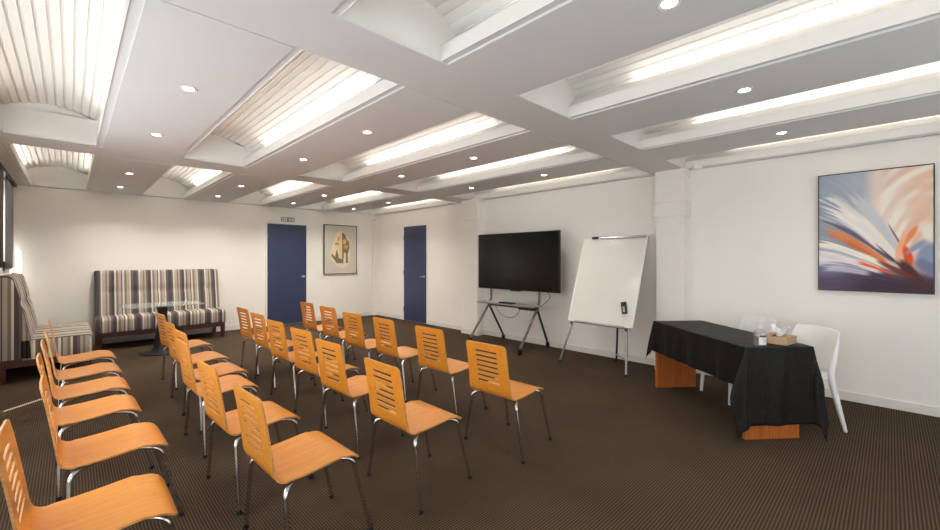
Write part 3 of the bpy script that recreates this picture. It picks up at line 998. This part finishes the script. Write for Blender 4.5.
# ---------------------------------------------------------------- presenter's table, cloth, chairs
ZT = .690
dv = Vector((.640, .768, 0)).normalized(); nv = Vector((dv.y, -dv.x, 0))       # along the table (away), toward the wall
N0 = Vector((3.585, .747, 0)); TLEN, TDEP = 1.300, .525
def tp(a, b, z=0.0):
    return N0 + dv*a + nv*b + Vector((0, 0, z))
AX = (dv, nv, Vector((0, 0, 1)))
t = thing('folding_table', 'wooden panel-leg table mostly hidden under the black cloth', 'table', tuple(tp(TLEN/2, TDEP/2)))
o0 = tp(TLEN/2, TDEP/2)
bm = bm_new(); obox(bm, tp(TLEN/2, TDEP/2, ZT-.018)-o0, (TLEN, TDEP, .030), AX, .004); obj('table_top', bm, M['beech'], t)
for a_ in (.037, TLEN-.020):
    bm = bm_new(); obox(bm, tp(a_, .225, (ZT-.033)/2)-o0, (.034, .43, ZT-.033), AX, .003); obj('leg_panel', bm, M['beech'], t)
bm = bm_new(); obox(bm, tp(TLEN/2, TDEP*.55, .47)-o0, (TLEN-.10, .02, .24), AX, .003); obj('modesty_panel', bm, M['beech'], t)

def make_cloth():
    ov = {'a0': .575, 'a1': .27, 'b0': .310, 'b1': .38}
    na, nb = 120, 84
    bm = bm_new()
    z0 = ZT+.004
    rnd = [random.uniform(0, 6.28) for _ in range(8)]
    V = []
    for i in range(na+1):
        u = -ov['a0'] + (TLEN+ov['a0']+ov['a1'])*i/na
        row = []
        for j in range(nb+1):
            b1 = .20 + .20*max(0, min(1, (.10-u)/.25))
            w = -ov['b0'] + (TDEP+ov['b0']+b1)*j/nb
            a = -u if u < 0 else (u-TLEN if u > TLEN else 0)
            b = -w if w < 0 else (w-TDEP if w > TDEP else 0)
            sa = -1 if u < 0 else 1; sb = -1 if w < 0 else 1
            ca = min(max(u, 0), TLEN); cb = min(max(w, 0), TDEP)
            if a == 0 and b == 0:
                z = z0 + .0012*math.sin(u*23+rnd[0])*math.sin(w*19+rnd[1])
                row.append(bm.verts.new(tp(u, w, z))); continue
            r = math.hypot(a, b)
            th = math.atan2(b, a)
            fl = math.sin(2*th)
            ka, kb = {(-1, -1): (.10, .40), (-1, 1): (.10, .12), (1, -1): (.10, .14), (1, 1): (.15, .15)}[(sa, sb)]
            cone = fl*math.hypot(ka*math.cos(th), kb*math.sin(th))
            # folds: side faces ripple gently, corners gather
            rip = .010*math.sin((w if b == 0 else u)*17+rnd[2])*min(1, r/.3) + .006*math.sin((w if b == 0 else u)*31+rnd[3])*min(1, r/.3)
            oa = math.cos(th); ob = math.sin(th)
            if fl > .02:
                va, vb = ka*oa, kb*ob; vl = math.hypot(va, vb)+1e-6
                w_ = min(1, fl*1.5); oa = oa*(1-w_)+w_*va/vl; ob = ob*(1-w_)+w_*vb/vl
            outd = .006 + r*cone + .018*r + max(-.004, rip)*(1-abs(fl)*.5) + .018*math.sin(th*9)*fl*min(1, r/.3)
            zd = r*math.sqrt(max(0.05, 1-cone*cone))
            z = z0 - zd
            if z < .006:                                   # the longest corner lies on the carpet
                ex_ = .006-z; z = .006 + .004*math.sin(ex_*60); outd += ex_*.55
            row.append(bm.verts.new(tp(ca + sa*oa*outd, cb + sb*ob*outd, z)))
        V.append(row)
    for i in range(na):
        for j in range(nb):
            bm.faces.new((V[i][j], V[i+1][j], V[i+1][j+1], V[i][j+1]))
    return bm
o = obj('tablecloth', make_cloth(), M['cloth'], None, True)
sm = o.modifiers.new('thickness', 'SOLIDIFY'); sm.thickness = .003; sm.offset = 1
tag(o, 'black crushed-velvet cloth draped over the presenter table down to the carpet', 'tablecloth')

def make_white_chair():
    """Moulded chair; local +x faces forward, origin on the floor under the seat."""
    t = thing('plastic_chair', '', 'chair')
    wp = M['white_plastic']
    bm = bm_new()
    prof = [(-.165, .455), (-.190, .52), (-.210, .60), (-.232, .69), (-.255, .765), (-.262, .783)]
    fine = catmull([(x, 0, z) for x, z in prof], 20)
    tt = [-1, -.97, -.85, -.6, -.3, 0, .3, .6, .85, .97, 1]
    V = []
    for i, p in enumerate(fine):
        f = i/20
        w = .205 - .010*f
        if f > .88: w -= .02*((f-.88)/.12)**2
        V.append([bm.verts.new((p.x+.035*(t_*t_)-.012, t_*w, p.z-.012*(t_**4)*f)) for t_ in tt])
    for i in range(20):
        for j in range(len(tt)-1): bm.faces.new((V[i][j], V[i][j+1], V[i+1][j+1], V[i+1][j]))
    o = obj('backrest', bm, wp, t, True)
    sm = o.modifiers.new('thickness', 'SOLIDIFY'); sm.thickness = .012; sm.offset = 0
    bm = bm_new()
    pts = rounded_rect_profile([(-.20, -.20), (.225, -.215), (.225, .215), (-.20, .20)], .05, 5)
    prism(bm, pts, 'z', .405, .428); obj('seat', bm, wp, t)
    for sy in (1, -1):
        bm = bm_new()
        tube(bm, catmull([(-.222, sy*.196, .715), (-.178, sy*.205, .55), (-.150, sy*.208, .42), (-.185, sy*.232, .20), (-.225, sy*.255, .0)], 24), [.012+.010*math.sin(PI*k/24) for k in range(25)], 10)
        obj('leg', bm, wp, t, True)
        bm = bm_new()
        tube(bm, catmull([(.195, sy*.185, .41), (.205, sy*.195, .30), (.225, sy*.205, .0)], 16), [.024-.010*k/16 for k in range(17)], 10)
        obj('leg', bm, wp, t, True)
    return t
wc = make_white_chair()
def place_white(o, n_, d_, lab):
    p = nv*n_ + dv*d_
    o.location = (p.x, p.y, 0)
    f = -nv
    o.rotation_euler = (0, 0, math.atan2(f.y, f.x))
    tag(o, lab, 'chair', 'white plastic chairs behind the draped table')
place_white(wc, 2.945, 3.215, 'white plastic chair behind the tissue-box end of the draped table')
place_white(copy_tree(wc), 2.915, 3.80, 'white plastic chair behind the middle of the draped table, beyond the sanitiser bottle')

# hand sanitiser and tissue box on the cloth
t = thing('sanitiser_bottle', 'clear pump bottle with a white and plum label on the black cloth', 'bottle', (3.738, .692, ZT+.0075), .5)
bm = bm_new(); lathe(bm, [(0, 0), (.037, 0), (.041, .006), (.041, .085), (.036, .105), (.022, .122), (.014, .130), (.014, .138), (0, .138)], seg=28); obj('body', bm, M['bottle'], t, True)
bm = bm_new(); lathe(bm, [(0, .003), (.036, .003), (.0375, .008), (.0375, .070), (0, .070)], seg=24); obj('liquid', bm, glass_mat('clear_gel', (.86, .88, .87, 1), .02), t, True)
bm = bm_new()
lathe(bm, [(.0145, .130), (.0165, .132), (.0165, .150), (.007, .152), (.005, .154), (.005, .170), (.011, .171), (.011, .182), (0, .184)], seg=20)
tube(bm, [(0, 0, .177), (-.032, -.012, .178), (-.040, -.015, .170)], .0055, 8)
obj('pump', bm, M['white_plastic'], t, True)
def arc_patch(r, a0, a1, z0, z1, n=16):
    bm = bm_new(); prev = None
    for k in range(n+1):
        a = a0+(a1-a0)*k/n
        cur = [bm.verts.new((r*math.cos(a), r*math.sin(a), z)) for z in (z0, z1)]
        if prev: bm.faces.new((prev[0], cur[0], cur[1], prev[1]))
        prev = cur
    return bm
a_c = math.radians(225)-.5+.25
obj('label', arc_patch(.0414, a_c-1.0, a_c+1.0, .010, .080), M['label'], t, True)
obj('label_band', arc_patch(.0417, a_c-.9, a_c+1.0, .066, .080), M['plum'], t, True)
for zz in (.030, .038, .046): obj('label_print', arc_patch(.0417, a_c-.3, a_c+.6, zz, zz+.003), M['print'], t, True)

bx = Vector((3.965, .605, ZT+.0075))
tA = Vector((-.17, -.985, 0)).normalized(); tB = Vector((.985, -.17, 0)).normalized()
t = thing('tissue_box', 'flat kraft-coloured tissue box with white tissue on the black cloth', 'tissue box', tuple(bx))
bm = bm_new()
hw_, hd_, hh = .078, .100, .056
for s_, e_ in ((-1, 0), (1, 0)):
    obox(bm, tA*(s_*(hw_-.004))+Vector((0, 0, hh/2)), (.008, hd_*2, hh), (tA, tB, Vector((0, 0, 1))), .001)
    obox(bm, tB*(s_*(hd_-.004))+Vector((0, 0, hh/2)), (hw_*2-.016, .008, hh), (tA, tB, Vector((0, 0, 1))), .001)
obox(bm, Vector((0, 0, .004)), (hw_*2-.016, hd_*2-.016, .008), (tA, tB, Vector((0, 0, 1))), .001)
for s_ in (-1, 1):
    obox(bm, tA*(s_*(hw_*.62+.012))+Vector((0, 0, hh-.003)), (hw_*.62, hd_*2-.016, .006), (tA, tB, Vector((0, 0, 1))), .001)
obj('box', bm, M['kraft'], t)
bm = bm_new()
nA, nR = 40, 8
prev = None
for k in range(nR+1):
    f = k/nR
    ring = []
    for q in range(nA):
        th = 2*PI*q/nA
        rr = (.016+.052*f**.8)*(1+.28*math.sin(th*3+.6)+.18*math.sin(th*7+1.3*f))
        z = .052 + .062*math.sin(f*2.0)*(1+.35*math.sin(th*2+1.0)) - .01*f*math.sin(5*th)
        p = tA*rr*math.cos(th)*.75 + tB*(rr*math.sin(th)*1.25-.01)
        ring.append(bm.verts.new((p.x, p.y, z)))
    if prev:
        for q in range(nA): bm.faces.new((prev[q], prev[(q+1) % nA], ring[(q+1) % nA], ring[q]))
    prev = ring
o = obj('tissue', bm, M['tissue'], t, True)

# ---------------------------------------------------------------- wall pictures and sign
def painted_grid(w, h, nx, ny, fn, to3):
    """Grid mesh whose corner colours come from fn(p, q): p left to right, q bottom to top, 0..1."""
    P, Q = np.meshgrid(np.linspace(0, 1, nx+1), np.linspace(0, 1, ny+1))
    C = np.clip(fn(P, Q), 0, 255)/255.0
    C = np.where(C <= 0.04045, C/12.92, ((C+0.055)/1.055)**2.4)
    verts = [to3(P[j, i]*w, Q[j, i]*h) for j in range(ny+1) for i in range(nx+1)]
    faces = [(j*(nx+1)+i, j*(nx+1)+i+1, (j+1)*(nx+1)+i+1, (j+1)*(nx+1)+i) for j in range(ny) for i in range(nx)]
    me = bpy.data.meshes.new('canvas')
    me.from_pydata(verts, [], faces)
    at_ = me.color_attributes.new('paint', 'FLOAT_COLOR', 'POINT')
    buf = np.ones((len(verts), 4), dtype=np.float32); buf[:, :3] = C.reshape(-1, 3)
    at_.data.foreach_set('color', buf.ravel())
    me.materials.append(M['canvas'])
    return me

def sstep(a, b, x):
    t_ = np.clip((x-a)/(b-a), 0, 1)
    return t_*t_*(3-2*t_)
def vnoise(x, y, seed):
    r = np.random.RandomState(seed).rand(64, 64)
    xi = np.floor(x).astype(int); yi = np.floor(y).astype(int)
    fx = x-xi; fy = y-yi
    fx = fx*fx*(3-2*fx); fy = fy*fy*(3-2*fy)
    g = lambda a, b: r[a % 64, b % 64]
    return (g(xi, yi)*(1-fx)+g(xi+1, yi)*fx)*(1-fy) + (g(xi, yi+1)*(1-fx)+g(xi+1, yi+1)*fx)*fy
def mixc(C, col, m):
    return C*(1-m[..., None]) + np.array(col, float)[None, None, :]*m[..., None]

def petal_painting(p, q):
    """Soft abstract burst of brush strokes fanning out from the lower right."""
    y = 1-q                                            # downwards, as one reads the picture
    C = np.zeros(p.shape+(3,)) + np.array([150, 160, 172.])
    C = mixc(C, (172, 178, 184), sstep(.1, .4, p)*sstep(.6, .0, y)*.8)
    wob = .05*vnoise(p*6, y*6, 3)-.025
    C = mixc(C, (222, 204, 192), sstep(.38, .56, p+wob+.10*(y-.2)))
    C = mixc(C, (226, 186, 160), sstep(.70, .95, p+.12*y+wob)*.75)
    fx, fy = .93, .93
    dx, dy = fx-p, fy-y
    r = np.hypot(dx, dy); th = np.arctan2(dy, dx)      # 0 = straight left, pi/2 = straight up
    th2 = th + .22*(r-.5)**2
    streak = vnoise(th2*46+3, r*3.0, 5); streak2 = vnoise(th2*90, r*4+7, 8)
    # sweeping cream strokes in the upper right
    rr2 = np.hypot(p-1.05, (y-.72)*.9)
    sw = vnoise(rr2*22, np.arctan2(y-.72, p-1.05)*2.0, 11)
    upper = sstep(.50, .62, p+.15*(y-.3))*sstep(.75, .55, y)
    C = mixc(C, (238, 226, 212), upper*sstep(.40, .75, sw)*.9)
    C = mixc(C, (214, 160, 128), upper*sstep(.42, .15, sw)*.35)
    # left blue band and plum ground
    C = mixc(C, (128, 138, 156), sstep(.45, .30, p)*sstep(.12, .36, y)*.7*(.5+.5*streak))
    C = mixc(C, (84, 72, 92), sstep(.70, .86, y+.06*vnoise(p*7, y*7, 21)-.10*p))
    C = mixc(C, (112, 112, 138), sstep(.70, .76, y)*sstep(.42, .1, p)*sstep(.95, .8, y)*.9)
    C = mixc(C, (66, 48, 60), sstep(.84, .98, y+.05*streak)*sstep(.15, .5, p))
    def stroke(th0, wid, r0, r1, col, k=1.0, jag=.05):
        ed = jag*(streak-.5) + jag*.6*(streak2-.5)
        m_ = sstep(wid, wid*.45, np.abs(th2-th0+ed*.6))*sstep(r0, r0+.10, r)*sstep(r1+ed*4, r1-.10+ed*4, r)
        return mixc(C, col, np.clip(m_*k, 0, 1))
    C = stroke(.92, .10, .25, .95, (196, 196, 200))
    C = stroke(.74, .13, .22, 1.16, (226, 219, 214), 1.0, .09)
    C = stroke(.83, .02, .30, .85, (236, 222, 192))
    C = stroke(.60, .035, .25, 1.02, (104, 92, 110))
    C = stroke(.52, .055, .30, 1.0, (206, 128, 80))
    C = stroke(.49, .022, .25, .80, (214, 92, 40))
    C = stroke(.40, .050, .25, 1.05, (232, 222, 210))
    C = stroke(.435, .012, .2, .95, (240, 226, 186))
    C = stroke(.28, .085, .32, 1.16, (218, 211, 213), 1.0, .08)
    C = stroke(.30, .030, .22, .62, (224, 86, 32), 1.0, .03)
    C = stroke(.16, .05, .42, .98, (190, 186, 198), .9)
    C = stroke(.66, .05, .08, .50, (74, 58, 68))
    C = stroke(1.02, .02, .15, .62, (88, 70, 76))
    # flames and the blue fold at the right edge
    def blob(cx, cy, sx, sy, rot, col, k=1.0, soft=.5):
        c_, s_ = math.cos(rot), math.sin(rot)
        u = ((p-cx)*c_+(y-cy)*s_)/sx; v = (-(p-cx)*s_+(y-cy)*c_)/sy
        d = np.sqrt(u*u+v*v) + .35*(vnoise(p*14, y*14, 31)-.5)
        return mixc(C, col, sstep(1.0, soft, d)*k)
    C = blob(.98, .74, .16, .16, 0, (134, 146, 174))
    C = blob(.95, .80, .13, .06, .5, (110, 114, 142), .8)
    C = blob(.80, .57, .16, .035, -.9, (226, 138, 88))
    C = blob(.74, .64, .16, .04, -1.25, (236, 170, 128), .9)
    C = blob(.80, .70, .11, .045, 1.2, (222, 84, 36))
    C = blob(.86, .64, .10, .035, -.55, (142, 154, 178))
    C = blob(.84, .86, .22, .06, .75, (78, 46, 50))
    C = blob(.70, .82, .22, .03, .42, (110, 50, 44), .9)
    C *= (1+(.10*vnoise(th2*40, r*6, 13)-.05)*sstep(.75, .45, p+.3*(1-y)))[..., None]
    return C*1.10

t = thing('wall_painting', 'large abstract painting of cream, orange and blue brush strokes on the white wall', 'painting', (XR, .119, 1.607))
w_, h_ = .764, 1.124
me = painted_grid(w_-.016, h_-.016, 150, 220, petal_painting, lambda a, b: (-.0265, (w_-.016)/2-a, b-(h_-.016)/2))
o = bpy.data.objects.new('canvas', me); COL.objects.link(o); o.parent = t
bm = bm_new()
for s_ in (-1, 1):
    box(bm, (-.032, s_*(w_/2-.004)-.004, -h_/2), (-.0005, s_*(w_/2-.004)+.004, h_/2), .001)
    box(bm, (-.032, -w_/2+.008, s_*(h_/2-.004)-.004), (-.0005, w_/2-.008, s_*(h_/2-.004)+.004), .001)
box(bm, (-.020, -w_/2+.008, -h_/2+.008), (-.001, w_/2-.008, h_/2-.008))
obj('frame', bm, M['frame_black'], t)

def print_painting(p, q):
    """Pale sheet with a generic two-tone abstract shape."""
    y = 1-q
    C = np.zeros(p.shape+(3,)) + np.array([204, 196, 182.])
    def inpoly(pts):
        m_ = np.zeros(p.shape, bool)
        n = len(pts)
        for i in range(n):
            (x1, y1), (x2, y2) = pts[i], pts[(i+1) % n]
            cnd = ((y1 > y) != (y2 > y)) & (p < (x2-x1)*(y-y1)/(y2-y1+1e-12)+x1)
            m_ ^= cnd
        return m_.astype(float)
    C = mixc(C, (226, 208, 176), inpoly([(.50, .10), (.36, .16), (.30, .30), (.22, .44), (.16, .60), (.20, .72), (.36, .84), (.58, .90), (.72, .84), (.80, .66), (.80, .42), (.72, .24), (.62, .13)]))
    C = mixc(C, (128, 112, 86), inpoly([(.54, .13), (.64, .18), (.68, .27), (.76, .33), (.78, .46), (.72, .60), (.73, .78), (.66, .79), (.66, .58), (.60, .56), (.58, .79), (.38, .79), (.20, .62), (.22, .58), (.32, .66), (.38, .48), (.44, .68), (.54, .70)]))
    C = mixc(C, (222, 196, 150), inpoly([(.52, .16), (.46, .18), (.38, .34), (.34, .46), (.44, .48), (.46, .68), (.53, .66)]))
    C = mixc(C, (128, 112, 86), inpoly([(.42, .24), (.45, .25), (.43, .31), (.40, .33)]))
    for (cx, cy, rx, ry, col) in ((.62, .33, .06, .05, (212, 176, 120)), (.66, .44, .07, .045, (196, 140, 80)), (.38, .38, .07, .03, (202, 148, 90)), (.57, .35, .04, .03, (206, 150, 92))):
        C = mixc(C, col, (np.hypot((p-cx)/rx, (y-cy)/ry) < 1).astype(float))
    C = mixc(C, (214, 206, 192), inpoly([(.61, .60), (.65, .60), (.645, .79), (.60, .79)]))
    return C
t = thing('framed_print', 'framed beige abstract print hanging on the back wall beside the blue door', 'picture', (4.40, YB, 1.564))
w_, h_ = .800, 1.112
me = painted_grid(w_-.03, h_-.03, 90, 124, print_painting, lambda a, b: (a-(w_-.03)/2, -.020, b-(h_-.03)/2))
o = bpy.data.objects.new('print', me); COL.objects.link(o); o.parent = t
bm = bm_new()
for s_ in (-1, 1):
    box(bm, (s_*(w_/2-.008)-.008, -.030, -h_/2), (s_*(w_/2-.008)+.008, -.0005, h_/2), .002)
    box(bm, (-w_/2+.016, -.030, s_*(h_/2-.008)-.008), (w_/2-.016, -.0005, s_*(h_/2-.008)+.008), .002)
box(bm, (-w_/2+.016, -.016, -h_/2+.016), (w_/2-.016, -.001, h_/2-.016))
obj('frame', bm, M['frame_black'], t)

t = thing('exit_sign', 'small green and white exit sign above the blue door in the back wall', 'sign', (3.232, YB, 2.168))
bm = bm_new(); box(bm, (-.135, -.018, -.045), (.135, -.0005, .045), .003); obj('plate', bm, M['green'], t)
bm = bm_new(); box(bm, (-.128, -.0205, -.036), (-.015, -.0175, .036)); box(bm, (.012, -.0205, -.034), (.128, -.0175, .028)); obj('sign_face', bm, M['sign_white'], t)
bm = bm_new()      # running figure and arrow
yf = -.022
def seg2(a, b, w=.004):
    tube(bm, [(a[0], yf, a[1]), (b[0], yf, b[1])], w, 6)
bmesh.ops.create_uvsphere(bm, u_segments=8, v_segments=6, radius=.007, matrix=Matrix.Translation((.055, yf, .018)))
seg2((.056, .010), (.064, -.008), .005); seg2((.064, -.008), (.050, -.018)); seg2((.050, -.018), (.044, -.028)); seg2((.064, -.008), (.078, -.018)); seg2((.078, -.018), (.092, -.018))
seg2((.056, .008), (.042, .0)); seg2((.056, .008), (.074, .004))
seg2((-.030, 0), (-.105, 0)); seg2((-.105, 0), (-.085, .018)); seg2((-.105, 0), (-.085, -.018))
obj('symbols', bm, M['green'], t)
